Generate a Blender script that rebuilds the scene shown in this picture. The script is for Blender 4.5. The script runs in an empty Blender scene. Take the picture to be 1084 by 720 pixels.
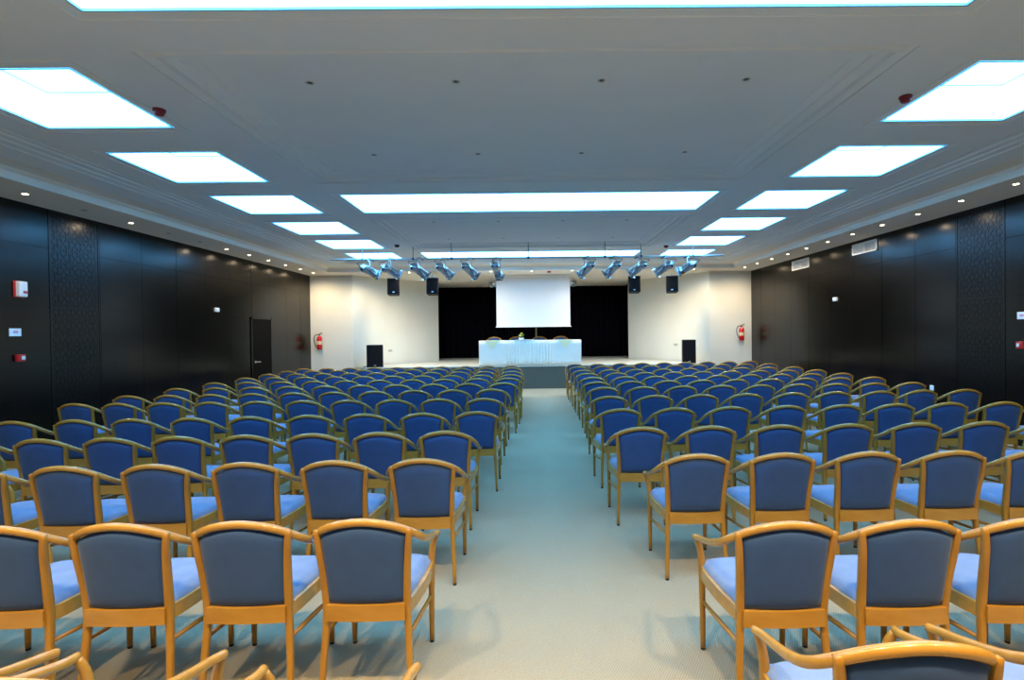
import bpy, math, random
from mathutils import Vector, Matrix
random.seed(7)
C = bpy.context.scene.collection
S = bpy.context.scene
PI = math.pi

# ------------------------------------------------------------------ materials
def new_mat(name, rgb, rough=0.5, metal=0.0, spec=0.5, **kw):
    m = bpy.data.materials.new(name); m.use_nodes = True
    b = m.node_tree.nodes['Principled BSDF']
    b.inputs['Base Color'].default_value = (*rgb, 1)
    b.inputs['Roughness'].default_value = rough
    b.inputs['Metallic'].default_value = metal
    b.inputs['Specular IOR Level'].default_value = spec
    if 'emit' in kw:
        b.inputs['Emission Color'].default_value = (*kw['emit'], 1)
        b.inputs['Emission Strength'].default_value = kw.get('strength', 1)
    if 'sheen' in kw:
        b.inputs['Sheen Weight'].default_value = kw['sheen']
        b.inputs['Sheen Roughness'].default_value = .4
    return m

def node(m, kind, **props):
    n = m.node_tree.nodes.new(kind)
    for k, v in props.items(): setattr(n, k, v)
    return n

def mottle(m, c1, c2, scale=(1, 1, 1), nscale=8, detail=4, bump=0.0, bscale=None, bdist=.002, coord='Object', lo=.35, hi=.65):
    """noise driven two-tone colour plus a fine bump"""
    nt = m.node_tree; L = nt.links; b = nt.nodes['Principled BSDF']
    tc = node(m, 'ShaderNodeTexCoord'); mp = node(m, 'ShaderNodeMapping')
    mp.inputs['Scale'].default_value = scale
    L.new(tc.outputs[coord], mp.inputs['Vector'])
    nz = node(m, 'ShaderNodeTexNoise'); nz.inputs['Scale'].default_value = nscale; nz.inputs['Detail'].default_value = detail
    L.new(mp.outputs[0], nz.inputs['Vector'])
    rp = node(m, 'ShaderNodeValToRGB')
    rp.color_ramp.elements[0].position = lo; rp.color_ramp.elements[0].color = (*c1, 1)
    rp.color_ramp.elements[1].position = hi; rp.color_ramp.elements[1].color = (*c2, 1)
    L.new(nz.outputs['Fac'], rp.inputs['Fac']); L.new(rp.outputs['Color'], b.inputs['Base Color'])
    if bump:
        n2 = node(m, 'ShaderNodeTexNoise'); n2.inputs['Scale'].default_value = bscale or nscale * 4; n2.inputs['Detail'].default_value = 3
        L.new(mp.outputs[0], n2.inputs['Vector'])
        bp = node(m, 'ShaderNodeBump'); bp.inputs['Strength'].default_value = bump; bp.inputs['Distance'].default_value = bdist
        L.new(n2.outputs['Fac'], bp.inputs['Height']); L.new(bp.outputs[0], b.inputs['Normal'])
    return m

WARM = (1.0, .78, .50)
COOL = (.24, .64, 1.0)
PANEL = 6.6

M = {}
M['wood'] = mottle(new_mat('beech_wood', (.6, .35, .1), .33), (.40, .200, .026), (.335, .160, .019), (1, 1, .18), 26, 5)
M['woodh'] = mottle(new_mat('beech_rail_wood', (.6, .35, .1), .25), (.45, .235, .040), (.385, .192, .028), (.25, 1, 1), 20, 5)
M['woodh'].node_tree.nodes['Principled BSDF'].inputs['Coat Weight'].default_value = .25
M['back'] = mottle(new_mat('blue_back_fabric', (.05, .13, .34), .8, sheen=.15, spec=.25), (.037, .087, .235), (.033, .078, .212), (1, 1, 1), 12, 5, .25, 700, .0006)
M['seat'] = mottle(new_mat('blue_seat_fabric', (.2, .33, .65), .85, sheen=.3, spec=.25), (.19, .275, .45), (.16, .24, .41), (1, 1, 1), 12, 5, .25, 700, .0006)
M['rubber'] = new_mat('black_rubber', (.012, .012, .012), .6)
M['ceil'] = mottle(new_mat('painted_plaster', (.5, .5, .5), .75, spec=.2), (.80, .82, .80), (.82, .84, .82), (1, 1, 1), 1.5, 3)
M['soffit'] = new_mat('warm_white_plaster', (.84, .77, .66), .7, spec=.2)
M['cream'] = mottle(new_mat('cream_wall_paint', (.7, .67, .58), .7, spec=.25), (.72, .70, .60), (.75, .73, .63), (1, 1, 1), 1.2, 4)
M['diff'] = new_mat('opal_diffuser', (.8, .85, .9), .5, emit=(.14, .60, 1.12), strength=PANEL)
M['boxside'] = new_mat('painted_glow_side', (.8, .85, .9), .5, emit=(.17, .60, 1.12), strength=PANEL)  # box sides glow in place of the fixture's light falling on them
M['rim'] = new_mat('pale_metal_rim', (.35, .6, .7), .35, .3)
M['dark_lamp'] = new_mat('dark_lamp', (.05, .05, .045), .4)
M['lamp'] = new_mat('lit_lamp', (.9, .8, .6), .4, emit=(1, .8, .5), strength=34)
M['lampring'] = new_mat('satin_ring', (.6, .58, .52), .4, .4)
M['white'] = new_mat('white_plastic', (.85, .85, .82), .45)
M['red'] = new_mat('red_plastic', (.55, .012, .015), .35)
M['redp'] = new_mat('red_paint', (.60, .01, .012), .25)
M['black'] = new_mat('black_plastic', (.006, .006, .008), .6, spec=.25)
M['grille'] = new_mat('speaker_grille', (.006, .006, .008), .8, spec=.15)
M['velvet'] = new_mat('black_velvet', (.0035, .0035, .006), .95, spec=.05)
M['screen'] = new_mat('screen_white', (.80, .78, .75), .8)
M['alu'] = new_mat('polished_aluminium', (.50, .56, .60), .24, 1.0)
M['steel'] = new_mat('galvanised_steel', (.55, .6, .62), .4, .8)
M['hanger'] = new_mat('painted_hanger', (.10, .17, .20), .6)
M['cloth'] = mottle(new_mat('white_tablecloth', (.78, .8, .8), .85), (.84, .77, .67), (.87, .80, .70), (1, 1, 1), 4, 3)
M['yellow'] = new_mat('pale_yellow_cloth', (.86, .76, .45), .85)
M['paper'] = new_mat('paper', (.85, .85, .85), .6)
M['pink'] = new_mat('pink_print', (.75, .3, .45), .6)
M['leaf'] = new_mat('green_leaf', (.06, .16, .03), .5)
M['flower'] = new_mat('yellow_petals', (.75, .6, .08), .6)
M['pot'] = new_mat('glazed_bowl', (.7, .7, .66), .3)
M['brass'] = new_mat('brushed_handle', (.75, .72, .66), .3, 1.0)
M['riser'] = mottle(new_mat('stage_riser_carpet', (.07, .1, .095), .9, spec=.1), (.115, .112, .088), (.135, .130, .105), (1, 1, 1), 40, 3)
M['stagetop'] = mottle(new_mat('stage_floor_vinyl', (.6, .56, .46), .5), (.48, .50, .45), (.53, .55, .50), (1, 1, 1), 3, 3)

# carpet: beige, fine ribbed weave
def carpet():
    m = new_mat('ribbed_carpet', (.4, .36, .27), .92, spec=.12)
    nt = m.node_tree; L = nt.links; b = nt.nodes['Principled BSDF']
    tc = node(m, 'ShaderNodeTexCoord')
    mp = node(m, 'ShaderNodeMapping'); mp.inputs['Rotation'].default_value = (0, 0, .5)
    L.new(tc.outputs['Object'], mp.inputs['Vector'])
    w = node(m, 'ShaderNodeTexWave'); w.wave_type = 'BANDS'; w.inputs['Scale'].default_value = 28
    w.inputs['Distortion'].default_value = 2.2; w.inputs['Detail'].default_value = 2; w.inputs['Detail Scale'].default_value = 3
    L.new(mp.outputs[0], w.inputs['Vector'])
    n = node(m, 'ShaderNodeTexNoise'); n.inputs['Scale'].default_value = 160; n.inputs['Detail'].default_value = 2
    L.new(tc.outputs['Object'], n.inputs['Vector'])
    n2 = node(m, 'ShaderNodeTexNoise'); n2.inputs['Scale'].default_value = .8; n2.inputs['Detail'].default_value = 4
    L.new(tc.outputs['Object'], n2.inputs['Vector'])
    a = node(m, 'ShaderNodeMath', operation='MULTIPLY_ADD'); a.inputs[1].default_value = .5; L.new(w.outputs['Fac'], a.inputs[0]); L.new(n.outputs['Fac'], a.inputs[2])
    a2 = node(m, 'ShaderNodeMath', operation='MULTIPLY_ADD'); a2.inputs[1].default_value = .35; L.new(n2.outputs['Fac'], a2.inputs[0]); L.new(a.outputs[0], a2.inputs[2])
    rp = node(m, 'ShaderNodeValToRGB')
    rp.color_ramp.elements[0].position = .5; rp.color_ramp.elements[0].color = (.245, .212, .145, 1)
    rp.color_ramp.elements[1].position = 1.3; rp.color_ramp.elements[1].position = 1.0; rp.color_ramp.elements[1].color = (.375, .328, .228, 1)
    L.new(a2.outputs[0], rp.inputs['Fac']); L.new(rp.outputs['Color'], b.inputs['Base Color'])
    bp = node(m, 'ShaderNodeBump'); bp.inputs['Strength'].default_value = .35; bp.inputs['Distance'].default_value = .003
    L.new(a.outputs[0], bp.inputs['Height']); L.new(bp.outputs[0], b.inputs['Normal'])
    return m
M['carpet'] = carpet()

# dark polished veneer of the side walls
def veneer(name, c1, c2, rough):
    m = new_mat(name, c1, rough, spec=.28)
    mottle(m, c1, c2, (1, .35, .06), 9, 6, .06, 60, .001)
    return m
M['veneer'] = veneer('dark_stained_veneer', (.0035, .0028, .002), (.006, .0045, .003), .20)
M['lattice'] = new_mat('dark_carved_wood', (.005, .004, .003), .26, spec=.28)
M['doorblack'] = new_mat('black_door_paint', (.002, .002, .002), .7, spec=.06)

# ------------------------------------------------------------------ mesh builder
class MB:
    def __init__(s): s.v = []; s.f = []; s.sm = []; s.mi = []; s.cur = 0
    def add(s, vs, fs, smooth=False):
        o = len(s.v); s.v += [tuple(p) for p in vs]
        for f in fs: s.f.append([i + o for i in f]); s.sm.append(smooth); s.mi.append(s.cur)
    def box(s, x0, x1, y0, y1, z0, z1, bev=0.0):
        if bev > 0:
            b = min(bev, (x1-x0)/2.01, (y1-y0)/2.01, (z1-z0)/2.01)
            P = []
            for sx in (0, 1):
                for sy in (0, 1):
                    for sz in (0, 1):
                        X, Y, Z = (x0, x1)[sx], (y0, y1)[sy], (z0, z1)[sz]
                        dx, dy, dz = (b, -b)[sx], (b, -b)[sy], (b, -b)[sz]
                        P += [(X, Y+dy, Z+dz), (X+dx, Y, Z+dz), (X+dx, Y+dy, Z)]
            def i(a, b_, c, k): return (a*4+b_*2+c)*3+k
            F = []
            for a in (0, 1):
                q = [i(a,0,0,0), i(a,1,0,0), i(a,1,1,0), i(a,0,1,0)]; F.append(q if a else q[::-1])
                q = [i(0,a,0,1), i(0,a,1,1), i(1,a,1,1), i(1,a,0,1)]; F.append(q if a else q[::-1])
                q = [i(0,0,a,2), i(1,0,a,2), i(1,1,a,2), i(0,1,a,2)]; F.append(q if a else q[::-1])
            for a in (0, 1):
                for c in (0, 1):
                    F.append([i(a,c,0,0), i(a,c,1,0), i(a,c,1,1), i(a,c,0,1)])
                    F.append([i(a,0,c,0), i(a,1,c,0), i(a,1,c,2), i(a,0,c,2)])
                    F.append([i(0,a,c,1), i(1,a,c,1), i(1,a,c,2), i(0,a,c,2)])
                    for e in (0, 1): F.append([i(a,c,e,0), i(a,c,e,1), i(a,c,e,2)])
            s.add(P, F); s.fix = True; return
        P = [(x0,y0,z0),(x1,y0,z0),(x1,y1,z0),(x0,y1,z0),(x0,y0,z1),(x1,y0,z1),(x1,y1,z1),(x0,y1,z1)]
        s.add(P, [(0,3,2,1),(4,5,6,7),(0,1,5,4),(1,2,6,5),(2,3,7,6),(3,0,4,7)])
    def obox(s, c, ax, ay, az, hx, hy, hz):
        c, ax, ay, az = Vector(c), Vector(ax).normalized(), Vector(ay).normalized(), Vector(az).normalized()
        P = [c+ax*(hx*a)+ay*(hy*b)+az*(hz*d) for d in (-1,1) for a, b in ((-1,-1),(1,-1),(1,1),(-1,1))]
        s.add(P, [(0,3,2,1),(4,5,6,7),(0,1,5,4),(1,2,6,5),(2,3,7,6),(3,0,4,7)])
    def tube(s, pts, r, n=10, cap=True, sx=1.0, up=(0,0,1), square=False):
        pts = [Vector(p) for p in pts]; R = r if isinstance(r, (list, tuple)) else [r]*len(pts)
        u = Vector(up); o = len(s.v); vs = []
        for i, p in enumerate(pts):
            t = (pts[min(i+1, len(pts)-1)]-pts[max(i-1, 0)]).normalized()
            a = t.cross(u)
            if a.length < 1e-4: a = t.cross(Vector((1, 0, 0)))
            a.normalize(); b = a.cross(t).normalized(); u = b
            for k in range(n):
                th = 2*PI*k/n
                ca, sa = math.cos(th), math.sin(th)
                if square:
                    e = .45; ca = math.copysign(abs(ca)**e, ca); sa = math.copysign(abs(sa)**e, sa)
                vs.append(p + a*(ca*R[i]*sx) + b*(sa*R[i]))
        fs = [(i*n+k, i*n+(k+1)%n, (i+1)*n+(k+1)%n, (i+1)*n+k) for i in range(len(pts)-1) for k in range(n)]
        s.add(vs, fs, True)
        if cap:
            m = len(pts)
            c0 = pts[0]-(pts[1]-pts[0]).normalized()*R[0]*.35; c1 = pts[-1]+(pts[-1]-pts[-2]).normalized()*R[-1]*.35
            s.add(vs[:n]+[c0], [((k+1)%n, k, n) for k in range(n)], True)
            s.add(vs[-n:]+[c1], [(k, (k+1)%n, n) for k in range(n)], True)
    def lathe(s, prof, c=(0,0,0), axis=(0,0,1), n=16, smooth=True):
        c = Vector(c); ax = Vector(axis).normalized(); a = ax.orthogonal().normalized(); b = ax.cross(a)
        vs = []
        for r, h in prof:
            for k in range(n):
                th = 2*PI*k/n; vs.append(c+ax*h+(a*math.cos(th)+b*math.sin(th))*max(r, 1e-5))
        m = len(prof)
        s.add(vs, [(i*n+k, i*n+(k+1)%n, (i+1)*n+(k+1)%n, (i+1)*n+k) for i in range(m-1) for k in range(n)], smooth)
    def grid(s, fn, nu, nv, smooth=True, flip=False):
        vs = [fn(i/nu, j/nv) for j in range(nv+1) for i in range(nu+1)]
        fs = [(j*(nu+1)+i, j*(nu+1)+i+1, (j+1)*(nu+1)+i+1, (j+1)*(nu+1)+i) for j in range(nv) for i in range(nu)]
        if flip: fs = [f[::-1] for f in fs]
        s.add(vs, fs, smooth)
    def slab(s, fa, fb, nu, nv, smooth=True):
        """closed padded slab between surfaces fa (front) and fb (back)"""
        W = nu+1
        va = [fa(i/nu, j/nv) for j in range(nv+1) for i in range(nu+1)]
        vb = [fb(i/nu, j/nv) for j in range(nv+1) for i in range(nu+1)]
        N = len(va); fs = []
        for j in range(nv):
            for i in range(nu):
                q = (j*W+i, j*W+i+1, (j+1)*W+i+1, (j+1)*W+i); fs.append(q); fs.append(tuple(x+N for x in q[::-1]))
        ring = [i for i in range(nu)] + [j*W+nu for j in range(nv)] + [nv*W+nu-i for i in range(nu)] + [(nv-j)*W for j in range(nv)]
        for k in range(len(ring)):
            a, b = ring[k], ring[(k+1) % len(ring)]; fs.append((b, a, a+N, b+N))
        s.add(va+vb, fs, smooth)
    def build(s, name, mat, parent=None, bevel=0):
        me = bpy.data.meshes.new(name)
        me.from_pydata(s.v, [], s.f)
        for p, sm, mi in zip(me.polygons, s.sm, s.mi): p.use_smooth = sm; p.material_index = mi
        for mm in (mat if isinstance(mat, (list, tuple)) else [mat]): me.materials.append(mm)
        me.validate(); me.update()
        import bmesh
        bm = bmesh.new(); bm.from_mesh(me)
        bmesh.ops.remove_doubles(bm, verts=bm.verts, dist=1e-5)
        bmesh.ops.recalc_face_normals(bm, faces=bm.faces); bm.to_mesh(me); bm.free()
        o = bpy.data.objects.new(name, me); C.objects.link(o)
        if parent is not None: o.parent = parent
        return o

def spline(P, n=6):
    P = [Vector(p) for p in P]; out = []
    for i in range(len(P)-1):
        p0, p1, p2, p3 = P[max(i-1, 0)], P[i], P[i+1], P[min(i+2, len(P)-1)]
        for k in range(n):
            t = k/n
            out.append(.5*((2*p1)+(p2-p0)*t+(2*p0-5*p1+4*p2-p3)*t*t+(3*p1-p0-3*p2+p3)*t**3))
    out.append(P[-1]); return out

def tag(o, label, cat, group=None, kind=None):
    o['label'] = label; o['category'] = cat
    if group: o['group'] = group
    if kind: o['kind'] = kind
    return o
def thing(name, label, cat, loc=(0,0,0), rz=0, group=None):
    o = bpy.data.objects.new(name, None); C.objects.link(o); o.location = loc; o.rotation_euler = (0, 0, rz)
    o.empty_display_size = .1
    return tag(o, label, cat, group)
def struct(o): o['kind'] = 'structure'; return o
def dup(root, loc, rz=None, label=None, group=None):
    r = root.copy(); C.objects.link(r); r.location = loc
    if rz is not None: r.rotation_euler = (0, 0, rz) if not isinstance(rz, tuple) else rz
    if label: r['label'] = label
    if group: r['group'] = group
    for ch in list(root.children):
        c = ch.copy(); C.objects.link(c); c.parent = r
        for g in list(ch.children):
            d = g.copy(); C.objects.link(d); d.parent = c
    return r
ORD = ['', 'first', 'second', 'third', 'fourth', 'fifth', 'sixth', 'seventh', 'eighth', 'ninth', 'tenth', 'eleventh', 'twelfth', 'thirteenth']

# ------------------------------------------------------------------ room constants (metres; camera at x=0,y=0,z=1.65, stage towards +y)
W = 6.70; YB = -5.0; YE = 15.94
HC = 3.65; HS = 3.45                # main ceiling, lower perimeter soffit
P0, PP, PL = 2.132, 1.8016, 1.13    # light panel rhythm along the room
XI, XO, CX = 3.393, 4.587, 2.735
STZ, STY = .68, 15.38               # stage height and its front edge
ZC = 5.0                            # start of the cove in x

# ------------------------------------------------------------------ floor, walls, ceiling
b = MB(); b.box(-W-.2, W+.2, YB, 21.2, -.12, 0)
struct(b.build('floor', M['carpet']))

def dark_wall(sign, name, door=None, lat=(7.36, 8.22)):
    b = MB()
    x = sign*W
    ys = [YB+.02]
    y = lat[0]
    while y > YB: y -= .88; 
    y += .88
    ys = []
    while y < lat[0]-.1: ys.append(y); y += .88
    ys = [YB]+ys+[lat[0], lat[1]]
    y = lat[1]+.88
    while y < YE-.3: ys.append(y); y += .88
    ys.append(YE)
    zs = [0, .42, .84, 1.25, 1.66, 2.08, 2.9, HS+.02]
    g = .004
    # backing
    b.box(*sorted((x+sign*.012, x+sign*.2)), YB, YE, 0, HS+.3)
    for i in range(len(ys)-1):
        for j in range(len(zs)-1):
            y0, y1, z0, z1 = ys[i], ys[i+1], zs[j], zs[j+1]
            if door and y0 > door[0]-.3 and y1 < door[1]+.3 and z1 < door[2]+.1: continue
            if abs(y0-lat[0]) < .01: continue
            d = .001*((i*7+j*3) % 3)
            b.box(*sorted((x+sign*d, x+sign*.02)), y0+g, y1-g, z0+g, z1-g)
    if door:
        # plain infill strips either side of the door opening and over it
        cells = [(ys[i], ys[i+1]) for i in range(len(ys)-1) if ys[i] > door[0]-.3 and ys[i+1] < door[1]+.3]
        a0, a1 = (min(c[0] for c in cells), max(c[1] for c in cells)) if cells else (door[0]-.0, door[1])
    return b.build(name, M['veneer']), ys
wl, ysl = dark_wall(-1, 'wall_left', None)
wr, ysr = dark_wall(1, 'wall_right', None)
struct(wl); struct(wr)

# door in the left wall: black leaf set in a slim frame
b = MB(); b.box(-W-.006, -W+.012, 12.60, 13.50, .012, 2.06, .003)
dr = struct(b.build('door_1', M['doorblack']))
b = MB()
b.box(-W-.01, -W+.018, 12.555, 12.60, .012, 2.10); b.box(-W-.01, -W+.018, 13.50, 13.545, .012, 2.10); b.box(-W-.01, -W+.018, 12.555, 13.545, 2.06, 2.10)
b.build('door_frame', M['veneer'], dr)
b = MB()
b.tube([(-W+.01, 12.72, 1.02), (-W+.06, 12.72, 1.02)], .011, 10)
b.tube(spline([(-W+.06, 12.715, 1.02), (-W+.064, 12.76, 1.022), (-W+.06, 12.87, 1.015)], 4), .012, 10)
b.lathe([(.001, .012), (.028, .012), (.028, 0), (.001, 0)], (-W+.012, 12.72, 1.02), (1, 0, 0), 16)
b.build('door_handle', M['brass'], dr)

# carved star lattice panels
def lattice(sign, name):
    b = MB(); x = sign*W; y0, y1, z0, z1 = 7.36, 8.22, .42, HS-.02
    face = x-sign*.0
    def bx(a0, a1, c0, c1, d0, d1): b.box(*sorted((x-sign*d0, x-sign*d1)), a0, a1, c0, c1)
    bx(y0, y1, 0, z1+.02, -.02, -.004)
    bx(y0+.004, y0+.03, 0, z1, -.02, .001); bx(y1-.03, y1-.004, 0, z1, -.02, .001)
    for z in (.40, .42+.82, 1.66, 2.08, z1-.02): bx(y0+.03, y1-.03, z-.012, z+.012, -.02, .001)
    n = 4; cw = (y1-y0-.10)/n; rows = int((z1-z0-.06)/cw)
    ch = (z1-z0-.06)/rows
    def bar(p, q, w=.008, d=.006):
        (ya, za), (yb, zb) = p, q
        c = (x+sign*.004, (ya+yb)/2, (za+zb)/2); t = Vector((0, yb-ya, zb-za)); l = t.length
        b.obox(c, (1, 0, 0), t, Vector((1, 0, 0)).cross(t), d/2, l/2, w/2)
    for i in range(n):
        for j in range(rows):
            cy = y0+.05+cw*(i+.5); cz = z0+.03+ch*(j+.5); R = cw*.47
            pts = []
            for k in range(16):
                r = R if k % 2 == 0 else R*.56
                th = PI/8*k
                pts.append((cy+r*math.cos(th), cz+r*math.sin(th)))
            for k in range(16): bar(pts[k], pts[(k+1) % 16], .012)
            for k in range(4):
                th = PI/2*k+PI/4
                bar((cy+R*math.cos(th), cz+R*math.sin(th)), (cy+cw*.70*math.cos(th), cz+cw*.70*math.sin(th)), .010)
            for k in range(4):
                th = PI/2*k
                bar((cy+R*.2*math.cos(th), cz+R*.2*math.sin(th)), (cy+R*.52*math.cos(th), cz+R*.52*math.sin(th)), .026)
    return struct(b.build(name, M['lattice']))
lattice(-1, 'trim_1'); lattice(1, 'trim_2')

# end wall: flat outer strips, then splayed walls to the stage opening, back wall behind curtain
b = MB()
def vwall(b, pts, z0, z1, th=.12, side=1):
    for (xa, ya), (xb, yb) in zip(pts[:-1], pts[1:]):
        d = Vector((xb-xa, yb-ya)).normalized(); nrm = Vector((-d.y, d.x))*th*side
        P = [(xa, ya), (xb, yb), (xb+nrm.x, yb+nrm.y), (xa+nrm.x, ya+nrm.y)]
        b.add([(p[0], p[1], z0) for p in P]+[(p[0], p[1], z1) for p in P], [(0,1,2,3),(4,5,6,7),(0,1,5,4),(1,2,6,5),(2,3,7,6),(3,0,4,7)])
lp = [(-W, YE), (-5.42, YE), (-4.72, 16.86), (-3.34, 18.8)]
rp = [(W, YE), (5.42, YE), (4.82, 16.84), (3.46, 18.8)]
vwall(b, lp, 0, HS+.3, .12, 1)
struct(b.build('wall_stage_left', M['cream']))
b = MB(); vwall(b, rp, 0, HS+.3, .12, -1); struct(b.build('wall_stage_right', M['cream']))
b = MB()
b.box(-4.3, 4.4, 20.9, 21.0, 0, HS+.3); b.box(-4.3, -4.2, 18.75, 20.9, 0, HS+.3); b.box(4.3, 4.4, 18.75, 20.9, 0, HS+.3)
b.box(-4.3, -3.34, 18.82, 18.86, 0, HS+.3); b.box(3.46, 4.4, 18.82, 18.86, 0, HS+.3)
struct(b.build('wall_recess', M['velvet']))
b = MB(); b.box(-W, W, YB-.15, YB, 0, HC+.4); struct(b.build('wall_back', M['cream']))

# ceiling with openings
side_n = range(0, 7); cen_n = (0, 3, 6)
holes = []
for n in side_n:
    y0 = P0+PP*n
    holes += [(-XO, -XI, y0, y0+PL, 'L'), (XI, XO, y0, y0+PL, 'L')]
for n in cen_n: holes.append((-CX, CX, P0+PP*n, P0+PP*n+PL, 'L'))
trays = [(-2.78, 2.78, P0+PP*n+PL+.45, P0+PP*(n+3)-.58, 'T') for n in (-3, 0, 3)]
holes = [(h[0], h[1], max(h[2], YB+1.75), h[3], h[4]) for h in holes+trays if h[3] > YB+1.8]
b = MB()
xs = sorted(set([-ZC, ZC]+[h[0] for h in holes]+[h[1] for h in holes]))
ylo, yhi = YB+1.7, YE-1.7
ys = sorted(set([ylo, yhi]+[h[2] for h in holes]+[h[3] for h in holes]))
for i in range(len(xs)-1):
    for j in range(len(ys)-1):
        cx, cy = (xs[i]+xs[i+1])/2, (ys[j]+ys[j+1])/2
        if any(h[0] < cx < h[1] and h[2] < cy < h[3] for h in holes): continue
        b.add([(xs[i], ys[j], HC), (xs[i+1], ys[j], HC), (xs[i+1], ys[j+1], HC), (xs[i], ys[j+1], HC)], [(0, 1, 2, 3)])
def ring(b, rects):
    """rects: list of (x0,x1,y0,y1,z) swept as a mitred profile"""
    for a, c in zip(rects[:-1], rects[1:]):
        A = [(a[0],a[2],a[4]),(a[1],a[2],a[4]),(a[1],a[3],a[4]),(a[0],a[3],a[4])]
        B = [(c[0],c[2],c[4]),(c[1],c[2],c[4]),(c[1],c[3],c[4]),(c[0],c[3],c[4])]
        b.add(A+B, [(k, (k+1) % 4, 4+(k+1) % 4, 4+k) for k in range(4)])
def inset(r, d, z): return (r[0]+d, r[1]-d, r[2]+d, r[3]-d, z)
for t in trays:
    t = (t[0], t[1], max(t[2], ylo), t[3])
    ring(b, [inset(t, 0, HC), inset(t, 0, HC+.012), inset(t, .05, HC+.02), inset(t, .06, HC+.006), inset(t, .10, HC+.006), inset(t, .11, HC+.035),
             inset(t, .20, HC+.042), inset(t, .21, HC+.055), inset(t, .30, HC+.062), inset(t, .31, HC+.075)])
    q = inset(t, .31, HC+.075)
    b.add([(q[0],q[2],q[4]),(q[1],q[2],q[4]),(q[1],q[3],q[4]),(q[0],q[3],q[4])], [(0,1,2,3)])
# slim raised mouldings round every light opening
for h in holes:
    if h[4] == 'L':
        r = (h[0], h[1], h[2], h[3])
        ring(b, [inset(r, -.10, HC+.001), inset(r, -.098, HC-.008), inset(r, -.085, HC-.008), inset(r, -.08, HC+.001)])
# cove down to the perimeter soffit
prof = [(0, HC), (.0, HC-.012), (.06, HC-.012), (.07, HC-.03), (.16, HC-.03), (.17, HC-.045), (.26, HC-.05), (.27, HC-.06), (.55, HC-.075), (.78, HC-.085), (.80, HS+.10), (.85, HS+.085), (.86, HS), (1.7, HS)]
R0 = (-ZC, ZC, ylo, yhi)
ring(b, [inset(R0, -d, z) for d, z in prof[:9]])
b.cur = 1
ring(b, [inset(R0, -d, z) for d, z in prof[8:]])
struct(b.build('ceiling', [M['ceil'], M['soffit']]))
# plenum lid keeps outside light out
b = MB(); b.box(-W-.2, W+.2, YB-.15, YE+.1, HC+.50, HC+.55); struct(b.build('ceiling_slab', M['ceil']))
# stage ceiling
b = MB()
b.add([(-5.6, YE, HS), (5.6, YE, HS), (4.4, 21, HS), (-4.4, 21, HS)], [(0,1,2,3)])
b.add([(-5.6, YE, HS+.05), (5.6, YE, HS+.05), (4.4, 21, HS+.05), (-4.4, 21, HS+.05)], [(0,1,2,3)])
struct(b.build('ceiling_stage', M['soffit']))

# ------------------------------------------------------------------ ceiling light panels
def light_panel(x0, x1, y0, y1, label, group, mull=()):
    cx, cy = (x0+x1)/2, (y0+y1)/2
    t = thing('ceiling_light', label, 'ceiling light', (cx, cy, HC), 0, group)
    hx, hy, d = (x1-x0)/2-.002, (y1-y0)/2-.002, .34
    b = MB()
    b.add([(-hx,-hy,d),(hx,-hy,d),(hx,hy,d),(-hx,hy,d)], [(0,1,2,3)])
    b.build('diffuser', M['diff'], t)
    b = MB()
    P = [(-hx,-hy),(hx,-hy),(hx,hy),(-hx,hy)]
    b.add([(p[0],p[1],0) for p in P]+[(p[0],p[1],d) for p in P], [(k,(k+1)%4,4+(k+1)%4,4+k) for k in range(4)])
    b.build('light_box', M['boxside'], t)
    b = MB()
    r = (-hx, hx, -hy, hy)
    ring(b, [inset(r, .0, -.004), inset(r, .014, -.004), inset(r, .014, .012), inset(r, 0, .012), inset(r, 0, -.004)])
    ring(b, [inset(r, 0, d-.01), inset(r, .02, d-.01), inset(r, .02, d-.0)])
    b.build('frame', M['rim'], t)
    return t
for n in side_n:
    y0 = P0+PP*n
    if y0 < YB+1.8: continue
    for sgn, wd in ((-1, 'door'), (1, 'vent grille')):
        x0, x1 = (-XO, -XI) if sgn < 0 else (XI, XO)
        k = 7-n
        where = f'{ORD[k]} square from the stage' if k <= 6 else 'outermost one beyond the photo edge'
        light_panel(x0, x1, y0, y0+PL, f'square white ceiling light, {where}, {wd} side', 'square ceiling lights along the ' + wd + ' side')
for n in cen_n:
    if P0+PP*n < YB+1.7: continue
    lab = {6: 'long narrow ceiling light nearest the stage, behind the bar of spotlights', 3: 'long white rectangular ceiling light across the middle of the room',
           0: 'long bright ceiling light cut off by the top edge of the photo', -3: 'long bright ceiling light at the rear of the room'}[n]
    light_panel(-CX, CX, P0+PP*n, P0+PP*n+PL, lab, 'long central ceiling lights')

# ------------------------------------------------------------------ downlights
def downlight_mesh(lit):
    t = thing('downlight', 'x', 'downlight')
    b = MB(); b.lathe([(.030, .004), (.032, -.002), (.046, -.004), (.05, 0), (.05, .004)], n=20); b.build('ring', M['lampring'], t)
    b = MB(); b.lathe([(.0, -.001), (.03, -.001), (.032, .004)], n=16); b.build('lamp', M['lamp'] if lit else M['dark_lamp'], t)
    return t
lit0 = downlight_mesh(True); off0 = downlight_mesh(False)
lit0_used = [False]; off0_used = [False]
def spot(loc, energy, size=100, blend=.6, color=WARM, rot=(0,0,0), r=.03):
    l = bpy.data.lights.new('downlight_beam', 'SPOT'); l.energy = energy; l.color = color; l.spot_size = math.radians(size); l.spot_blend = blend
    l.shadow_soft_size = r
    o = bpy.data.objects.new('downlight_beam', l); C.objects.link(o); o.location = loc; o.rotation_euler = rot
    return o
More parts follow.
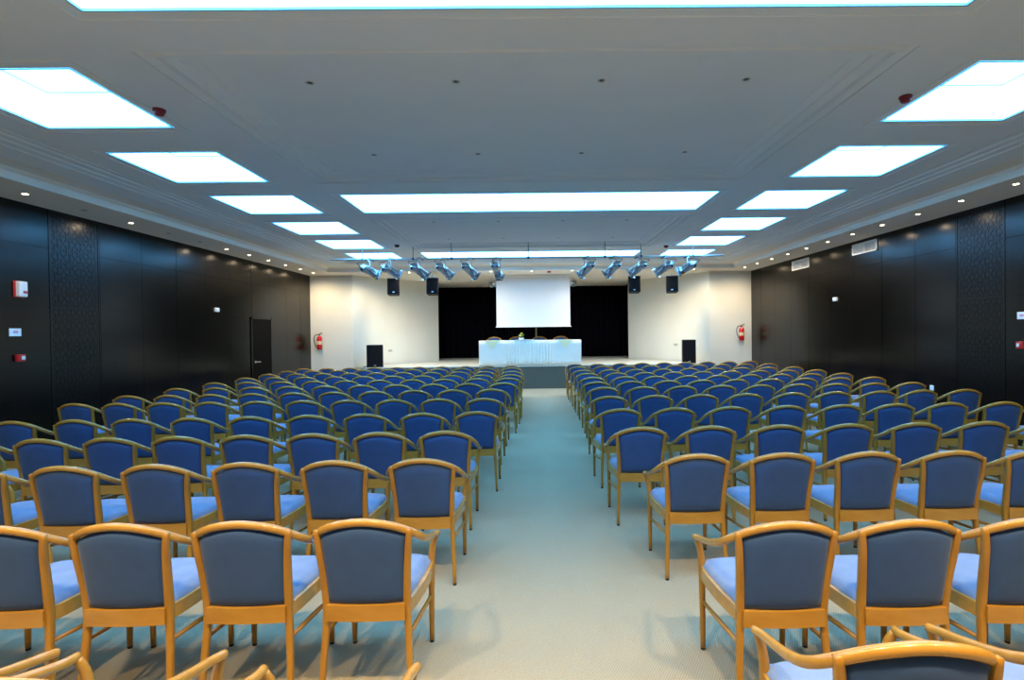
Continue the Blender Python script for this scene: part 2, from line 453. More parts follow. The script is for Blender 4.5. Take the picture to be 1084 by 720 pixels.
def downlight(x, y, z, lit, label, group):
    src, used = (lit0, lit0_used) if lit else (off0, off0_used)
    if not used[0]: o = src; o.location = (x, y, z); o['label'] = label; o['group'] = group; used[0] = True
    else: o = dup(src, (x, y, z), 0, label, group)
    return o
WALLW = 45
yl = [6.65+.844*i for i in range(-1, 11)]
for i, y in enumerate([15.20-.86*k for k in range(0, 11)]):
    if y < 6.0: continue
    on = not (y < 10.5 and abs(y-8.31) > .3 and abs(y-6.6) > .3)
    downlight(-6.28, y, HS, on, f'{"small lit" if on else "small unlit"} downlight above the dark wall, {ORD[i+1]} from the stage, door side', 'downlights over the door-side wall')
    if on: spot((-6.28, y, HS-.03), (2.0, 1.6, 1.2)[i]*WALLW if i < 3 else WALLW, 172, .9)
for i in range(11):
    y = 15.03-.844*i
    downlight(6.14, y, HS, True, f'small lit downlight above the dark wall, {ORD[i+1]} from the stage, vent side', 'downlights over the vent-side wall')
    spot((6.14, y, HS-.03), (2.0, 1.6, 1.2)[i]*WALLW if i < 3 else WALLW, 172, .9)
for sg, x in ((-1, -6.28), (1, 6.14)):
    for k in range(1, 5): spot((x, 6.59-.844*k*2, HS-.03), WALLW, 172, .9)
for i in range(9):  # outermost two are added, unseen lamps to brighten the splayed wall ends
    x = -4.75+1.19*i
    downlight(x, 15.36, HS, True, f'tiny lit downlight in stage-front row with added ends, {ORD[i+1]} from the door side', 'downlights along the stage soffit')
    spot((x, 15.36, HS-.04), (130, 230, 230, 50, 14, 50, 230, 230, 130)[i], 168, .8, (1, .85, .63), r=.08)
for n, y in enumerate((4.35, 6.1, 9.78, 11.55)):
    for k, x in enumerate((-1.8, -.6, .6, 1.8)):
        o = downlight(x, y, HC+.075, False, f'small dark ceiling fitting, {ORD[n+1]} row from the viewer, {ORD[k+1]} from the door side', 'unlit fittings in the central ceiling trays')
        o.scale = (.72, .72, .72)
# warm downlights burning over the near rows (ceiling behind the photographer)
for y, e in ((.72, 430),):
    for x in (-1.8, -.6, .6, 1.8):
        spot((x, y, HC+.05), e, 118, .75, (1.0, .72, .38), r=.10)
for y, e in ((.9, 220),):
    for x in (-4.2, -3.0, 3.0, 4.2): spot((x, y, HS+.1), e, 112, .75, (1.0, .72, .38), r=.045)

# ------------------------------------------------------------------ armchair
def make_chair():
    t = thing('armchair', 'x', 'armchair')
    rail_pts = [(0, -.068, .828), (.08, -.064, .820), (.15, -.049, .800), (.205, -.020, .768), (.236, .020, .735), (.249, .08, .700), (.249, .18, .660), (.241, .29, .624), (.237, .38, .599), (.245, .438, .586)]
    full = [(-p[0], p[1], p[2]) for p in rail_pts[:0:-1]]+rail_pts
    sp = spline(full, 4)
    N = len(sp)
    rad = [.0155+.0025*math.sin(PI*i/(N-1)) for i in range(N)]
    b = MB(); b.tube(sp, rad, 12, sx=.95); b.build('arm_rail', M['woodh'], t)
    for sx in (-1, 1):
        # rear leg running up to the rail
        b = MB()
        P = spline([(sx*.200, -.03, .012), (sx*.192, -.005, .2), (sx*.182, .012, .40), (sx*.186, -.002, .55), (sx*.198, -.028, .70), (sx*.206, -.034, .785)], 3)
        n = len(P); R = [.0115+.0050*min(1, 2.2*i/n)-(.0045*max(0, (i/n-.5)/.5)) for i in range(n)]
        b.tube(P, R, 12, sx=1.0, up=(0, 1, 0), square=True)
        b.cur = 1; b.lathe([(.0, 0), (.012, 0), (.012, .013), (0, .013)], (sx*.200, -.031, 0), n=10); b.cur = 0
        b.build('leg', [M['wood'], M['rubber']], t)
        # front leg sweeping out into the arm
        b = MB()
        P = spline([(sx*.206, .440, .012), (sx*.207, .440, .2), (sx*.209, .440, .40), (sx*.212, .440, .48), (sx*.222, .440, .538), (sx*.239, .432, .580)], 3)
        n = len(P); R = [.0130+.0050*min(1, 2.2*i/n)-(.0045*max(0, (i/n-.6)/.4)) for i in range(n)]
        b.tube(P, R, 12, up=(0, 1, 0))
        b.cur = 1; b.lathe([(.0, 0), (.012, 0), (.012, .013), (0, .013)], (sx*.206, .440, 0), n=10); b.cur = 0
        b.build('leg', [M['wood'], M['rubber']], t)
        b = MB(); b.tube([(sx*.190, .0, .29), (sx*.199, .22, .27), (sx*.206, .44, .25)], [.009, .0115, .009], 8); b.build('stretcher', M['wood'], t)
    # seat frame: rear board, bowed side boards, front board
    b = MB()
    def board(pts, z0, z1, th):
        m = len(pts); vs = []
        for i, p in enumerate(pts):
            d = (Vector(pts[min(i+1, m-1)])-Vector(pts[max(i-1, 0)])).normalized(); nr = Vector((-d.y, d.x))*th/2
            zz = z0+(p[2] if len(p) > 2 else 0)
            vs += [(p[0]+nr.x, p[1]+nr.y, zz), (p[0]-nr.x, p[1]-nr.y, zz), (p[0]-nr.x, p[1]-nr.y, z1), (p[0]+nr.x, p[1]+nr.y, z1)]
        fs = [(i*4+k, i*4+(k+1) % 4, (i+1)*4+(k+1) % 4, (i+1)*4+k) for i in range(m-1) for k in range(4)]
        fs += [(0, 1, 2, 3), (m*4-4, m*4-3, m*4-2, m*4-1)]
        b.add(vs, fs)
    board([Vector((x, -.004-.010*math.cos(x/.18*PI/2)*1.0)) for x in [-.175+.35*i/8 for i in range(9)]], .366, .438, .022)
    for sx in (-1, 1):
        board([Vector((sx*a, y)) for a, y in ((.180, .012), (.196, .11), (.209, .22), (.214, .33), (.208, .43))], .375, .438, .022)
    board([Vector((x, .447+.012*math.cos(x/.2*PI/2))) for x in [-.195+.39*i/8 for i in range(9)]], .375, .438, .022)
    b.build('seat_frame', M['woodh'], t)
    # seat cushion
    b = MB()
    def hw(v): return .176+.034*math.sin(min(1, v*1.15)*PI/2)
    def top(u, v):
        a = 2*u-1; w = hw(v); y = .022+v*.445+.012*(1-a*a)*v
        e = (1-abs(a)**5)*(1-abs(2*v-1)**7)
        return (a*w, y, .442+.038*e**.55+.006*(1-a*a)*(1-(2*v-1)**2))
    def bot(u, v):
        a = 2*u-1; return (a*(hw(v)-.002), .022+v*.445+.012*(1-a*a)*v, .428)
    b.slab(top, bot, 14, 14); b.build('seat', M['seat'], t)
    # back panel, padded both ways, follows the rail
    b = MB()
    def zt(a): return .812-.056*abs(a)**2.0
    def pan(off, puff):
        def f(u, v):
            a = 2*u-1
            z0 = .445-.010*(1-a*a); z1 = zt(a)
            z = z0+(z1-z0)*v
            w = .170+(.194-.170)*((z-.44)/.34)
            lean = .006-.040*((z-.44)/.36)
            e = ((1-abs(a)**4)*(1-abs(2*v-1)**6))**.5
            y = lean-.030*(1-a*a)*(.3+.7*v)+off+puff*e
            return (a*w, y, z)
        return f
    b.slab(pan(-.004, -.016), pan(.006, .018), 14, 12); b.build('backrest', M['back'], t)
    return t
ch0 = make_chair(); ch_used = [False]
nch = [0]
def place_chair(x, y, rz, label, group, z=0):
    if not ch_used[0]:
        ch0.location = (x, y, z); ch0.rotation_euler = (0, 0, rz); ch0['label'] = label; ch0['group'] = group; ch_used[0] = True; o = ch0
    else: o = dup(ch0, (x, y, z), rz, label, group)
    nch[0] += 1
    return o

# per row: (x of aisle chair, spacing, depth at aisle, depth at the wall end)
Rr = [(1.072, .532, 2.20, 2.22), (1.077, .568, 3.43, 3.41), (.915, .596, 4.42, 4.50), (.913, .598, 5.50, 5.66), (.975, .588, 6.58, 6.83), (1.05, .579, 7.65, 7.80),
      (1.055, .580, 8.51, 8.73), (1.079, .576, 9.38, 9.58), (1.08, .576, 10.28, 10.47), (1.073, .577, 11.16, 11.39), (1.088, .575, 12.28, 12.58), (1.09, .575, 13.27, 13.68)]
Lr = [(-.762, .534, 2.31, 2.28), (-.727, .568, 3.41, 3.28), (-.734, .545, 4.37, 4.22), (-.576, .570, 5.42, 5.20), (-.612, .565, 6.53, 6.54), (-.588, .562, 7.62, 7.36),
      (-.49, .568, 8.55, 8.33), (-.438, .574, 9.44, 9.27), (-.417, .576, 10.21, 10.27), (-.434, .573, 11.13, 11.15), (-.499, .567, 12.23, 12.03), (-.534, .562, 13.0, 12.88)]
def rowname(k):
    return {0: 'in the nearest full row', 1: 'second full row from the viewer', 2: 'third full row from the viewer', 3: 'fourth full row from the viewer'}.get(k) or \
        ('in the row nearest the stage' if k == 11 else f'{ORD[12-k]} row from the stage')
for side, rows, ncol in ((1, Rr, 9), (-1, Lr, 10)):
    for k, (x0, dx, ya, yb) in enumerate(rows):
        for c in range(ncol):
            x = x0+side*dx*c
            y = ya+(yb-ya)*(abs(x)-abs(x0))/5.0+.05
            px = 563+555*(abs(x)-.33)*side/(y+.25)
            if not -12 < px < 1096: continue
            jx, jy, jr = random.uniform(-.012, .012), random.uniform(-.015, .015), math.radians(random.uniform(-2.2, 2.2))
            if k < 3: jx = jy = jr = 0
            pos = 'beside the aisle' if c == 0 else f'{ORD[c+1]} from the aisle'
            sd = 'vent side' if side > 0 else 'door side'
            place_chair(x+jx, y+jy, jr, f'blue wooden armchair {pos}, {rowname(k)}, {sd}', f'blue armchairs in rows, {sd}')
# partly visible chairs at the bottom edge
for x, y, r, lab in ((1.005, 1.395, -2, 'blue wooden armchair cut off by the bottom edge, beside the aisle, vent side'),
                     (1.63, 1.395, -1, 'blue wooden armchair in the bottom corner, second from the aisle, vent side'),
                     (-.625, 1.23, 0, 'armchair showing only its arm tips at the bottom, beside the aisle'),
                     (-1.287, 1.315, 0, 'armchair at the bottom edge, second from the aisle, door side'),
                     (-1.866, 1.34, 0, 'armchair in the bottom corner, third from the aisle, door side')):
    place_chair(x, y, math.radians(r), lab, 'chairs cut off by the bottom edge')

# ------------------------------------------------------------------ stage
t = thing('stage_platform', 'raised stage with grey-green front and pale floor', 'stage', (0, STY, 0))
b = MB(); b.box(-5.0, 5.0, 0, .06, 0, STZ-.03); b.build('front_panel', M['riser'], t)
b = MB()
P = [(-5.02, -.02), (5.02, -.02), (5.02, .54), (5.38, .54), (4.72, 1.46), (3.36, 3.42), (3.44, 3.5), (4.25, 3.5), (4.25, 5.5), (-4.15, 5.5), (-4.15, 3.5), (-3.3, 3.5), (-3.3, 3.42), (-4.62, 1.46), (-5.38, .54), (-5.02, .54)]
n = len(P)
b.add([(p[0], p[1], STZ-.03) for p in P]+[(p[0], p[1], STZ) for p in P], [tuple(range(n-1, -1, -1)), tuple(range(n, 2*n))]+[(k, (k+1) % n, n+(k+1) % n, n+k) for k in range(n)])
b.build('stage_floor', M['stagetop'], t)
for sx in (-1, 1):
    b = MB(); b.box(*sorted((sx*4.98, sx*5.0)), .06, .54, 0, STZ-.03); b.build('side_panel', M['riser'], t)

# black backdrop curtain with soft folds
def fold(u): return .05*math.sin(u*2*PI*34+1.1*math.sin(u*21))
b = MB()
def cf(o):
    def f(u, v): return (-3.95+7.9*u, 20.45+fold(u)*(.6+.4*(1-v))+o, STZ+.02+(HS-STZ-.03)*v)
    return f
b.slab(cf(0), cf(.012), 340, 3)
tag(b.build('stage_curtain', M['velvet']), 'black full-width curtain hanging at the back of the stage', 'curtain')
for sx, wd in ((-1, 'door'), (1, 'vent')):
    b = MB()
    def sf(o):
        def f(u, v): return (sx*(3.62+.03*math.sin(u*2*PI*9))+o+(.06 if sx > 0 else 0.02), 19.0+1.35*u, STZ+.02+(HS-STZ-.03)*v)
        return f
    b.slab(sf(0), sf(.01), 90, 3)
    tag(b.build('wing_curtain', M['velvet']), f'black side curtain inside the stage opening, {wd} side', 'curtain', 'black side curtains')

# projection screen
t = thing('projection_screen', 'white pull-down projection screen hanging above the stage table', 'screen', (.052, 16.3, 0))
b = MB(); b.grid(lambda u, v: (-1.145+2.29*u, .012*math.sin(v*PI), 1.84+1.56*v), 8, 8); b.grid(lambda u, v: (-1.145+2.29*u, .004+.012*math.sin(v*PI), 1.84+1.56*v), 8, 8)
b.build('screen_fabric', M['screen'], t)
b = MB(); b.tube([(-1.17, .003, 1.835), (1.17, .003, 1.835)], .016, 10); b.build('bottom_bar', M['white'], t)
b = MB(); b.box(-1.22, 1.22, -.03, .07, 3.385, 3.447, .01); b.build('roller_case', M['white'], t)
# slim post behind the screen
t = thing('microphone_stand', 'slim pale post standing behind the table under the screen', 'stand', (.14, 17.6, STZ))
b = MB(); b.lathe([(0, 0), (.14, 0), (.14, .015), (.03, .03), (0, .03)], n=20); b.build('base', M['steel'], t)
b = MB(); b.tube([(0, 0, .02), (0, 0, 1.35)], .028, 10); b.build('pole', new_mat('olive_post', (.16, .16, .10), .6), t)

# speakers
def speaker(loc, w, d, h, rz, tilt, label, group, bracket=0):
    t = thing('loudspeaker', label, 'loudspeaker', loc, rz, group)
    t.rotation_euler = (tilt, 0, rz)
    b = MB()
    # cabinet tapering to the rear
    k = .78
    P = [(-w/2, 0), (w/2, 0), (w/2*k, d), (-w/2*k, d)]
    b.add([(p[0], p[1], 0) for p in P]+[(p[0], p[1], h) for p in P], [(3,2,1,0),(4,5,6,7)]+[(i,(i+1)%4,4+(i+1)%4,4+i) for i in range(4)])
    b.build('cabinet', M['black'], t)
    b = MB(); b.box(-w/2+.015, w/2-.015, -.012, .002, .02, h-.02, .006); b.build('grille', M['grille'], t)
    b = MB(); b.box(-.028, .028, -.0155, -.011, .05, .068); b.build('badge', M['steel'], t)
    if bracket:
        b = MB()
        b.tube([(-w*.36, d*.4, h), (-w*.36, d*.4, h+.045), (w*.36, d*.4, h+.045), (w*.36, d*.4, h)], .008, 8)
        b.tube([(0, d*.4, h+.045), (0, d*.4, h+bracket)], .018, 8)
        b.build('bracket', M['steel'], t)
    return t
speaker((-4.0, 15.25, 2.81), .35, .30, .47, math.radians(10), math.radians(-6), 'black loudspeaker hung over the pale wall, outer one on the door side', 'hung loudspeakers', .12)
speaker((-2.87, 15.25, 2.81), .35, .30, .47, math.radians(6), math.radians(-6), 'black loudspeaker hung at the stage opening edge, door side', 'hung loudspeakers', .12)
speaker((3.00, 15.25, 2.80), .35, .30, .47, math.radians(-6), math.radians(-6), 'black loudspeaker hung at the stage opening edge, vent side', 'hung loudspeakers', .12)
speaker((4.10, 15.25, 2.79), .35, .30, .47, math.radians(-10), math.radians(-6), 'black loudspeaker hung over the pale wall, outer one on the vent side', 'hung loudspeakers', .12)
speaker((-4.64, 15.50, STZ), .47, .34, .66, math.radians(14), 0, 'large black loudspeaker standing on the stage end, door side', 'floor loudspeakers')
speaker((4.66, 15.50, STZ), .385, .34, .70, math.radians(-4), 0, 'tall black loudspeaker standing on the stage end, vent side', 'floor loudspeakers')
b = MB(); b.tube(spline([(-4.95, 15.78, STZ+.013), (-4.97, 15.6, STZ+.013), (-4.96, 15.46, STZ+.013), (-4.90, 15.42, STZ+.013)], 5), .012, 8)
tag(b.build('speaker_cable', M['black']), 'black cable end curling beside the large floor loudspeaker', 'cable')

# ------------------------------------------------------------------ lighting bar with par cans
BY, BZ = 12.05, 3.37
t = thing('lighting_bar', 'long thin steel bar hung under the ceiling carrying the spotlights', 'lighting bar', (0, BY, BZ))
b = MB(); b.tube([(-4.58, 0, 0), (4.42, 0, 0)], .02, 10); b.build('pipe', M['steel'], t)
for x in (-3.86, -2.70, -1.82, -.06, 1.70, 2.53, 3.73):
    b = MB(); b.tube([(x, 0, .0), (x, 0, HC-BZ+.07 if abs(x) < 2.4 else HC-BZ)], .008, 8)
    b.box(x-.025, x+.025, -.025, .025, -.028, .028, .005); b.build('hanger', M['hanger'], t)
def parcan(x, ddir, label, group):
    """ddir: unit direction the lamp points to"""
    t = thing('stage_spotlight', label, 'spotlight', (x, BY, BZ), 0, group)
    d = Vector(ddir).normalized(); c = Vector((0, 0, -.255))
    b = MB()
    b.lathe([(.095, .24), (.1, .24), (.098, .17), (.092, .165), (.092, -.06), (.098, -.065), (.098, -.08)], c, d, 20)
    b.lathe([(.09, .238), (.09, -.05)], c, d, 20)
    body = b.build('can', M['alu'], t)
    b = MB(); b.lathe([(.098, -.08), (.096, -.12), (.078, -.165), (.045, -.19), (.0, -.195)], c, d, 20)
    b.lathe([(.03, -.19), (.03, -.215), (0, -.215)], c, d, 12); b.build('rear_cap', M['alu'], t)
    b = MB(); b.lathe([(.0, .02), (.088, .03)], c, d, 20); b.build('lens', M['black'], t)
    # colour frame at the mouth
    side = d.cross(Vector((0, 0, 1))).normalized(); upv = side.cross(d)
    b = MB()
    for s_ in (-1, 1):
        b.obox(c+d*.25+side*(s_*.098), d, side, upv, .008, .012, .11); b.obox(c+d*.25+upv*(s_*.098), d, side, upv, .008, .11, .012)
    b.build('gel_frame', M['alu'], t)
    b = MB()
    for s_ in (-1, 1):
        b.tube([c+side*(s_*.102), c+side*(s_*.112)+Vector((0,0,.05)), Vector((side.x*s_*.112, side.y*s_*.112, -.06)), Vector((side.x*s_*.04, side.y*s_*.04, -.045))], .011, 6)
    b.tube([side*-.05+Vector((0,0,-.045)), side*.05+Vector((0,0,-.045))], .011, 6)
    b.build('yoke', M['steel'], t)
    b = MB(); b.box(-.022, .022, -.028, .028, -.05, .03, .006); b.build('clamp', M['steel'], t)
    b = MB(); pr = c-d*.2; b.tube(spline([pr, pr+Vector((-d.x*.08, -.03, .07)), Vector((-.06, -.03, -.05)), Vector((.05, -.02, .035)), Vector((.12*(1 if d.x > 0 else -1), 0, -.05)), Vector((.09, 0, .02))], 4), .006, 6); b.build('power_cable', M['black'], t)
    return t
cans = [(391, (.74, .52, -.40)), (413, (.74, .54, -.36)), (443, (.66, .50, -.55)), (469.5, (.62, .50, -.58)), (496.5, (.60, .55, -.58)), (525.5, (.24, .62, -.70)),
        (622, (-.60, .52, -.58)), (650, (-.58, .54, -.56)), (677, (-.68, .50, -.50)), (705, (-.72, .52, -.44)), (729, (-.78, .42, -.42))]
for i, (px, d) in enumerate(cans):
    x = (px-562.5)/555*BY
    if i < 6: lab = f'silver stage spotlight on the bar, {ORD[i+1]} from the door-side end'
    else: lab = f'silver stage spotlight on the bar, {ORD[11-i]} from the vent-side end'
    parcan(x, d, lab, 'silver spotlights on the lighting bar')
# two small floodlights in the stage mouth
for x, lab in ((-1.30, 'small grey floodlight under the stage ceiling, door side of the screen'), (1.38, 'small grey floodlight under the stage ceiling, vent side of the screen')):
    t = thing('floodlight', lab, 'floodlight', (x, 17.2, HS), 0, 'floodlights beside the screen')
    b = MB(); b.tube([(0, 0, 0), (0, 0, -.09)], .014, 8); b.tube([(-.1, 0, -.2), (-.1, 0, -.09), (.1, 0, -.09), (.1, 0, -.2)], .009, 6); b.build('bracket', M['steel'], t)
    b = MB(); d = Vector((-.3*(1 if x > 0 else -1), -.7, -.6)).normalized()
    b.lathe([(0, -.12), (.05, -.1), (.08, -.04), (.095, .05), (.1, .055), (.088, .055), (.05, -.02), (0, -.02)], (0, 0, -.2), d, 16); b.build('lamp_head', M['alu'], t)

# ------------------------------------------------------------------ stage table
TY0, TY1, TX0, TX1, TZ = 15.52, 16.22, -1.56, 1.44, STZ+.74
t = thing('conference_table', 'long table on the stage hidden under white cloth', 'table', (0, 0, STZ))
b = MB(); b.box(TX0+.02, TX1-.02, TY0+.03, TY1-.02, .70, .73, .004); b.build('tabletop', M['wood'], t)
for x in (TX0+.12, TX1-.12):
    for y in (TY0+.12, TY1-.1):
        b = MB(); b.tube([(x, y, .012), (x, y, .70)], .02, 8); b.build('leg', M['steel'], t)
b = MB()
def amp(x):
    if -.85 < x < .62: return .016*min(1, (x+.85)/.12, (.62-x)/.12)
    return .0006
def hem(o, ztop):
    def f(u, v):
        x = TX0-.012+(TX1-TX0+.024)*u
        y = TY0-.01-amp(x)*(1.1-.55*v)*(1+math.sin(x*2*PI*12.5+.9*math.sin(x*9)))-o
        return (x, y, STZ+.015+(ztop-STZ-.015)*v)
    return f
b.slab(hem(.003, TZ), hem(-.003, TZ), 320, 6)
b.grid(lambda u, v: (TX0-.012+(TX1-TX0+.024)*u, TY0-.01+(TY1-TY0+.02)*v, TZ+.0+.002*math.sin(u*30)*math.sin(v*5)), 40, 6)
for x in (TX0-.012, TX1+.012):
    b.grid(lambda u, v: (x+.006*math.sin(u*18), TY0-.012+(TY1-TY0+.02)*u, STZ+.02+(TZ-STZ-.02)*v), 24, 3)
tag(b.build('tablecloth', M['cloth']), 'white floor-length tablecloth with pleated middle on the stage table', 'tablecloth')
for cx, lab in ((-1.18, 'door'), (.98, 'vent')):
    b = MB()
    y = TY0-.024
    b.slab(lambda u, v: (cx+(-.22+.44*u)*(v*.98+.02), y-.003, TZ-.24+.245*v), lambda u, v: (cx+(-.22+.44*u)*(v*.98+.02), y+.001, TZ-.24+.245*v), 6, 6, False)
    b.box(cx-.24, cx+.24, y, TY1-.1, TZ+.003, TZ+.006)
    tag(b.build('table_overlay', M['yellow']), f'pale yellow pointed cloth hanging over the table front, {lab} side', 'table overlay', 'yellow overlays on the stage table')
b = MB()
b.slab(lambda u, v: (-.52+.58*u, TY0-.045+.55*v+.0, TZ+.012+.012*math.sin(u*PI)), lambda u, v: (-.52+.58*u, TY0-.045+.55*v, TZ+.006), 10, 6, False)
tag(b.build('table_runner', M['paper']), 'white cloth runner lying across the middle of the stage table', 'runner')
# flower arrangement
t = thing('flower_arrangement', 'small bowl of yellow flowers and green leaves on the stage table', 'flowers', (-.32, 15.78, TZ+.026))
b = MB(); b.lathe([(0, 0), (.05, 0), (.085, .035), (.08, .05), (.07, .04), (0, .035)], n=18); b.build('bowl', M['pot'], t)
b = MB()
for i in range(26):
    a = random.uniform(0, 2*PI); r = random.uniform(.03, .13); h = random.uniform(.06, .2); w = .016
    tip = Vector((r*math.cos(a), r*math.sin(a)*.7, h)); base = Vector((.02*math.cos(a), .02*math.sin(a), .035)); s_ = Vector((-math.sin(a), math.cos(a), 0))*w
    mid = (tip+base)/2+Vector((0, 0, .02))
    b.add([base, mid+s_, tip, mid-s_, mid+Vector((0, 0, -.004))], [(0, 1, 4), (1, 2, 4), (2, 3, 4), (3, 0, 4), (0, 3, 2, 1)])
b.build('foliage', M['leaf'], t)
b = MB()
for i in range(9):
    a = random.uniform(0, 2*PI); r = random.uniform(0, .09); b.lathe([(0, .03), (.02, .022), (.026, .008), (.012, 0), (0, 0)], (r*math.cos(a), r*math.sin(a)*.7, random.uniform(.08, .19)), n=10)
b.build('blossom', M['flower'], t)
# four chairs behind the table, facing the room
for i, x in enumerate((-1.23, -.50, .24, .93)):
    place_chair(x, 17.05, PI+math.radians(random.uniform(-3, 3)), f'blue wooden armchair behind the stage table, {ORD[i+1]} from its door-side end', 'armchairs behind the stage table', STZ)

# ------------------------------------------------------------------ wall fittings
def extinguisher(x, y, z, label):
    t = thing('fire_extinguisher', label, 'fire extinguisher', (x, y, z), 0, 'fire extinguishers on the pale walls')
    b = MB(); b.lathe([(0, 0), (.06, .002), (.072, .02), (.073, .33), (.06, .375), (.028, .40), (.024, .415)], n=20); b.build('cylinder', M['redp'], t)
    b = MB(); b.lathe([(.0745, .15), (.0745, .25)], n=20); b.build('instruction_label', new_mat('cream_label', (.75, .55, .3), .5), t)
    b = MB(); b.lathe([(.024, .41), (.026, .445), (0, .45)], n=12); b.obox((.03, -.01, .455), (1, .0, .25), (0, 1, 0), (-.25, 0, 1), .06, .012, .006); b.obox((.03, -.01, .485), (1, 0, .45), (0, 1, 0), (-.45, 0, 1), .06, .012, .006)
    b.build('valve', M['black'], t)
    b = MB(); b.tube(spline([(-.02, -.01, .435), (-.10, -.015, .44), (-.155, -.02, .36), (-.15, -.02, .22), (-.10, -.02, .10), (-.075, -.02, .06)], 5), .012, 8); b.build('hose', M['black'], t)
    b = MB(); b.box(-.03, .03, .068, .10, .25, .40); b.build('wall_bracket', M['steel'], t)
extinguisher(-6.40, 15.845, 1.22, 'red fire extinguisher on the pale wall next to the doorway corner')
extinguisher(6.36, 15.845, 1.33, 'red fire extinguisher on the pale wall at the vent-side corner')

def wallbox(sign, y, z, w, h, d, mat, name, label, cat, extra=None, group=None):
    t = thing(name, label, cat, (sign*W, y, z), 0, group)
    b = MB(); b.box(*sorted((0, -sign*d)), -w/2, w/2, -h/2, h/2, min(.008, d*.4)); b.build('housing', mat, t)
    for nm, m2, (y0, y1, z0, z1, dd) in (extra or []):
        b = MB(); b.box(*sorted((-sign*(d-.002), -sign*(d+dd))), y0, y1, z0, z1); b.build(nm, m2, t)
    return t
al = wallbox(-1, 6.93, 2.30, .115, .20, .06, M['white'], 'alarm_sounder', 'white alarm box with a red strip on the dark wall, door side', 'alarm', [('red_strip', M['red'], (-.01, .05, -.055, -.025, .004))])
b = MB(); b.box(-W, -W+.012, 6.845, 6.995, 2.19, 2.405, .003); bp = b.build('backplate', M['red'], al); bp.location = (W, -6.93, -2.30)
wallbox(-1, 6.86, 1.735, .16, .10, .006, M['paper'], 'wall_notice', 'small white notice with pink print on the dark wall, door side', 'notice', [('print', M['pink'], (-.03, .035, -.012, .02, .001))])
wallbox(-1, 6.90, 1.40, .11, .09, .045, M['red'], 'fire_call_point', 'red fire call point on the dark wall, door side', 'call point', [('press_panel', M['white'], (-.005, .042, -.02, .025, .003))])
wallbox(1, 7.10, 1.80, .15, .10, .006, M['paper'], 'wall_notice', 'small white notice on the dark wall at the photo edge, vent side', 'notice', [('print', M['pink'], (-.03, .035, -.012, .02, .001))])
wallbox(1, 7.10, 1.395, .11, .10, .045, M['red'], 'fire_call_point', 'red fire call point at the photo edge, vent side', 'call point', [('press_panel', M['white'], (-.0, .042, -.02, .025, .003))])
wallbox(-1, 11.20, 2.215, .15, .085, .035, M['white'], 'wall_sensor', 'small white box high on the dark wall, door side', 'sensor', [('cover', M['paper'], (-.05, .05, -.03, .03, .006))])
wallbox(1, 11.49, 2.30, .15, .085, .035, M['white'], 'wall_sensor', 'small white box high on the dark wall, vent side', 'sensor', [('cover', M['paper'], (-.05, .05, -.03, .03, .006))])
wallbox(1, 8.72, .64, .085, .085, .012, M['white'], 'power_socket', 'white socket low on the dark wall behind the chairs, vent side', 'socket', [('socket_face', M['paper'], (-.03, .03, -.03, .03, .003))])

def vent(y0, y1, z0, z1, label):
    t = thing('air_vent', label, 'air vent', (W, (y0+y1)/2, (z0+z1)/2), 0, 'air vents on the dark wall')
    hy, hz = (y1-y0)/2, (z1-z0)/2; b = MB()
    f = .022
    for a in ((-hy, hy, hz-f, hz), (-hy, hy, -hz, -hz+f), (-hy, -hy+f, -hz, hz), (hy-f, hy, -hz, hz), (-f/2, f/2, -hz, hz)): b.box(-.02, 0, *a)
    b.build('frame', M['white'], t)
    b = MB(); b.box(-.004, -.001, -hy+.01, hy-.01, -hz+.01, hz-.01); b.build('backing', new_mat('duct_grey', (.05, .05, .05), .7), t)
    b = MB(); n = 9
    for i in range(n):
        z = -hz+f+(2*hz-2*f)*(i+.5)/n; b.obox((-.011, 0, z), (1, 0, -.55), (0, 1, 0), (.55, 0, 1), .009, hy-f, .0025)
    b.build('slats', M['white'], t)
vent(10.09, 10.87, 3.165, 3.385, 'white two-part air vent high on the dark wall, nearer one')
vent(12.57, 13.40, 3.145, 3.38, 'white two-part air vent high on the dark wall, nearer the stage')

# ceiling detectors
def detector(x, y, z, mat, label, s=1.0):
    t = thing('smoke_detector', label, 'detector', (x, y, z), 0, 'ceiling detectors')
    b = MB(); b.lathe([(0, 0), (.055*s, 0), (.055*s, -.015), (.05*s, -.022), (0, -.022)], n=18); b.build('base', M['white'] if mat is M['red'] else mat, t)
    b = MB(); b.lathe([(.042*s, -.022), (.044*s, -.038), (.034*s, -.052), (0, -.056)], n=18); b.build('sensor_head', mat, t)
wine = new_mat('dark_red_plastic', (.22, .008, .02), .4)
detector(-3.25, 4.66, HC, wine, 'dark red detector on the ceiling beside the nearest square light, door side', .92)
detector(3.25, 4.52, HC, wine, 'dark red detector on the ceiling beside the nearest square light, vent side', .92)
detector(3.17, 12.28, HC, wine, 'dark red detector on the far ceiling above the spotlight bar, vent side', 1.1)
detector(-3.0, 11.80, HC, M['dark_lamp'], 'dark grey detector on the far ceiling above the spotlight bar, door side', 1.1)
b = MB(); b.box(.47, .58, 15.42, 15.5, HS-.04, HS, .004)
tag(b.build('alarm_beacon', M['red']), 'tiny red beacon on the ceiling edge above the projection screen', 'beacon')
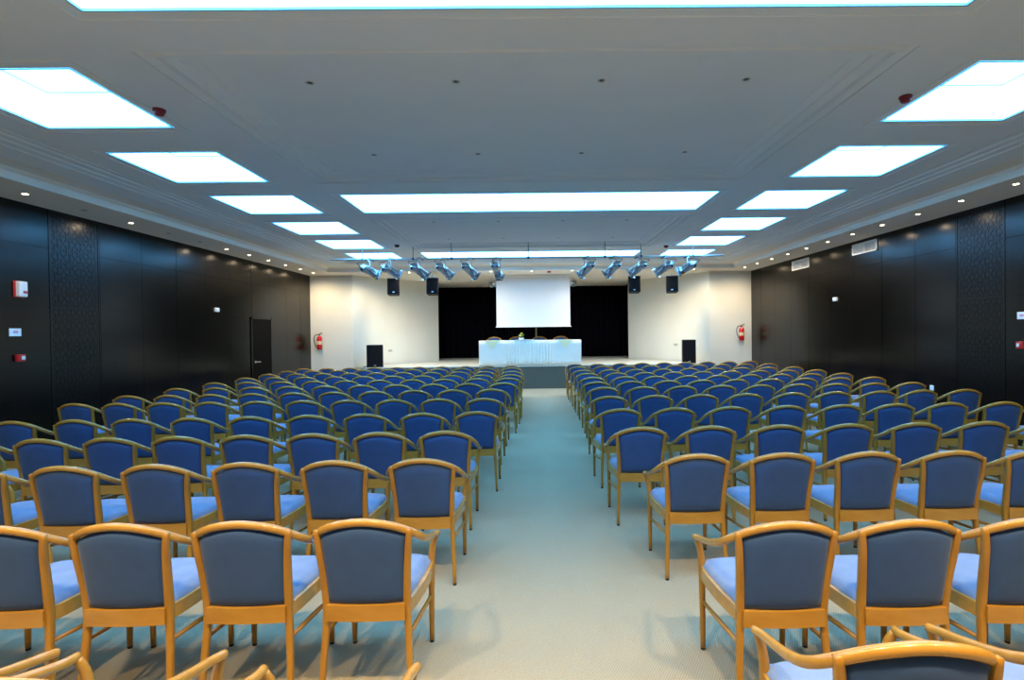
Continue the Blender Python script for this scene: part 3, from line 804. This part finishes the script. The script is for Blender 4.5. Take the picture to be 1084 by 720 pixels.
# double sockets on the splayed walls
for sx, x, y, z, lab in ((-1, -4.60, 17.03, 1.12, 'door'), (1, 4.68, 17.04, 1.20, 'vent')):
    b = MB()
    d = Vector((1.38, 1.94, 0)).normalized() if sx < 0 else Vector((-1.36, 1.96, 0)).normalized()
    nrm = Vector((d.y, -d.x, 0)) if sx < 0 else Vector((-d.y, d.x, 0))
    b.obox(Vector((x, y, z))+nrm*.008, d, nrm, (0, 0, 1), .07, .010, .035)
    for k in (-1, 1): b.obox(Vector((x, y, z))+nrm*.019+d*(.032*k), d, nrm, (0, 0, 1), .02, .002, .02)
    tag(b.build('power_socket', new_mat('grey_socket', (.42, .42, .38), .5)), f'pale grey double socket on the splayed wall, {lab} side', 'socket')

# faint ambient so nothing is pitch black
w = bpy.data.worlds.new('world'); S.world = w; w.use_nodes = True
w.node_tree.nodes['Background'].inputs[0].default_value = (.02, .025, .03, 1); w.node_tree.nodes['Background'].inputs[1].default_value = .3

# ------------------------------------------------------------------ camera (matches the photograph's projection)
yaw, pitch, roll, ppx, ppy, FP = -.0093, .0113, .0123, 568.36, 358.32, 555.0
def ray(U, V):
    c, s = math.cos(roll), math.sin(roll); a, b_ = U*c-V*s, U*s+V*c
    X, Y2, Z2 = a, 1.0, -b_
    c, s = math.cos(pitch), math.sin(pitch); Y, Z = Y2*c+Z2*s, -Y2*s+Z2*c
    c, s = math.cos(yaw), math.sin(yaw); return Vector((X*c-Y*s, X*s+Y*c, Z))
f = ray(0, 0); r = ray(1, 0)-f; u = f-ray(0, 1)
cam = bpy.data.cameras.new('camera'); co = bpy.data.objects.new('camera', cam); C.objects.link(co)
mw = Matrix((( r.x, u.x, -f.x, 0), (r.y, u.y, -f.y, 0), (r.z, u.z, -f.z, 1.65), (0, 0, 0, 1)))
co.matrix_world = mw
cam.sensor_fit = 'HORIZONTAL'; cam.sensor_width = 36; cam.lens = FP/1084*36
cam.shift_x = -(ppx-542)/1084; cam.shift_y = -(360-ppy)/1084
cam.clip_start = .05; cam.clip_end = 100
S.camera = co
S.view_settings.view_transform = 'Standard'; S.view_settings.look = 'None'; S.view_settings.gamma = 1; S.view_settings.exposure = -0.1
S.view_settings.use_curve_mapping = False
S.cycles.max_bounces = 8; S.cycles.diffuse_bounces = 5; S.cycles.glossy_bounces = 4
print('chairs', nch[0])
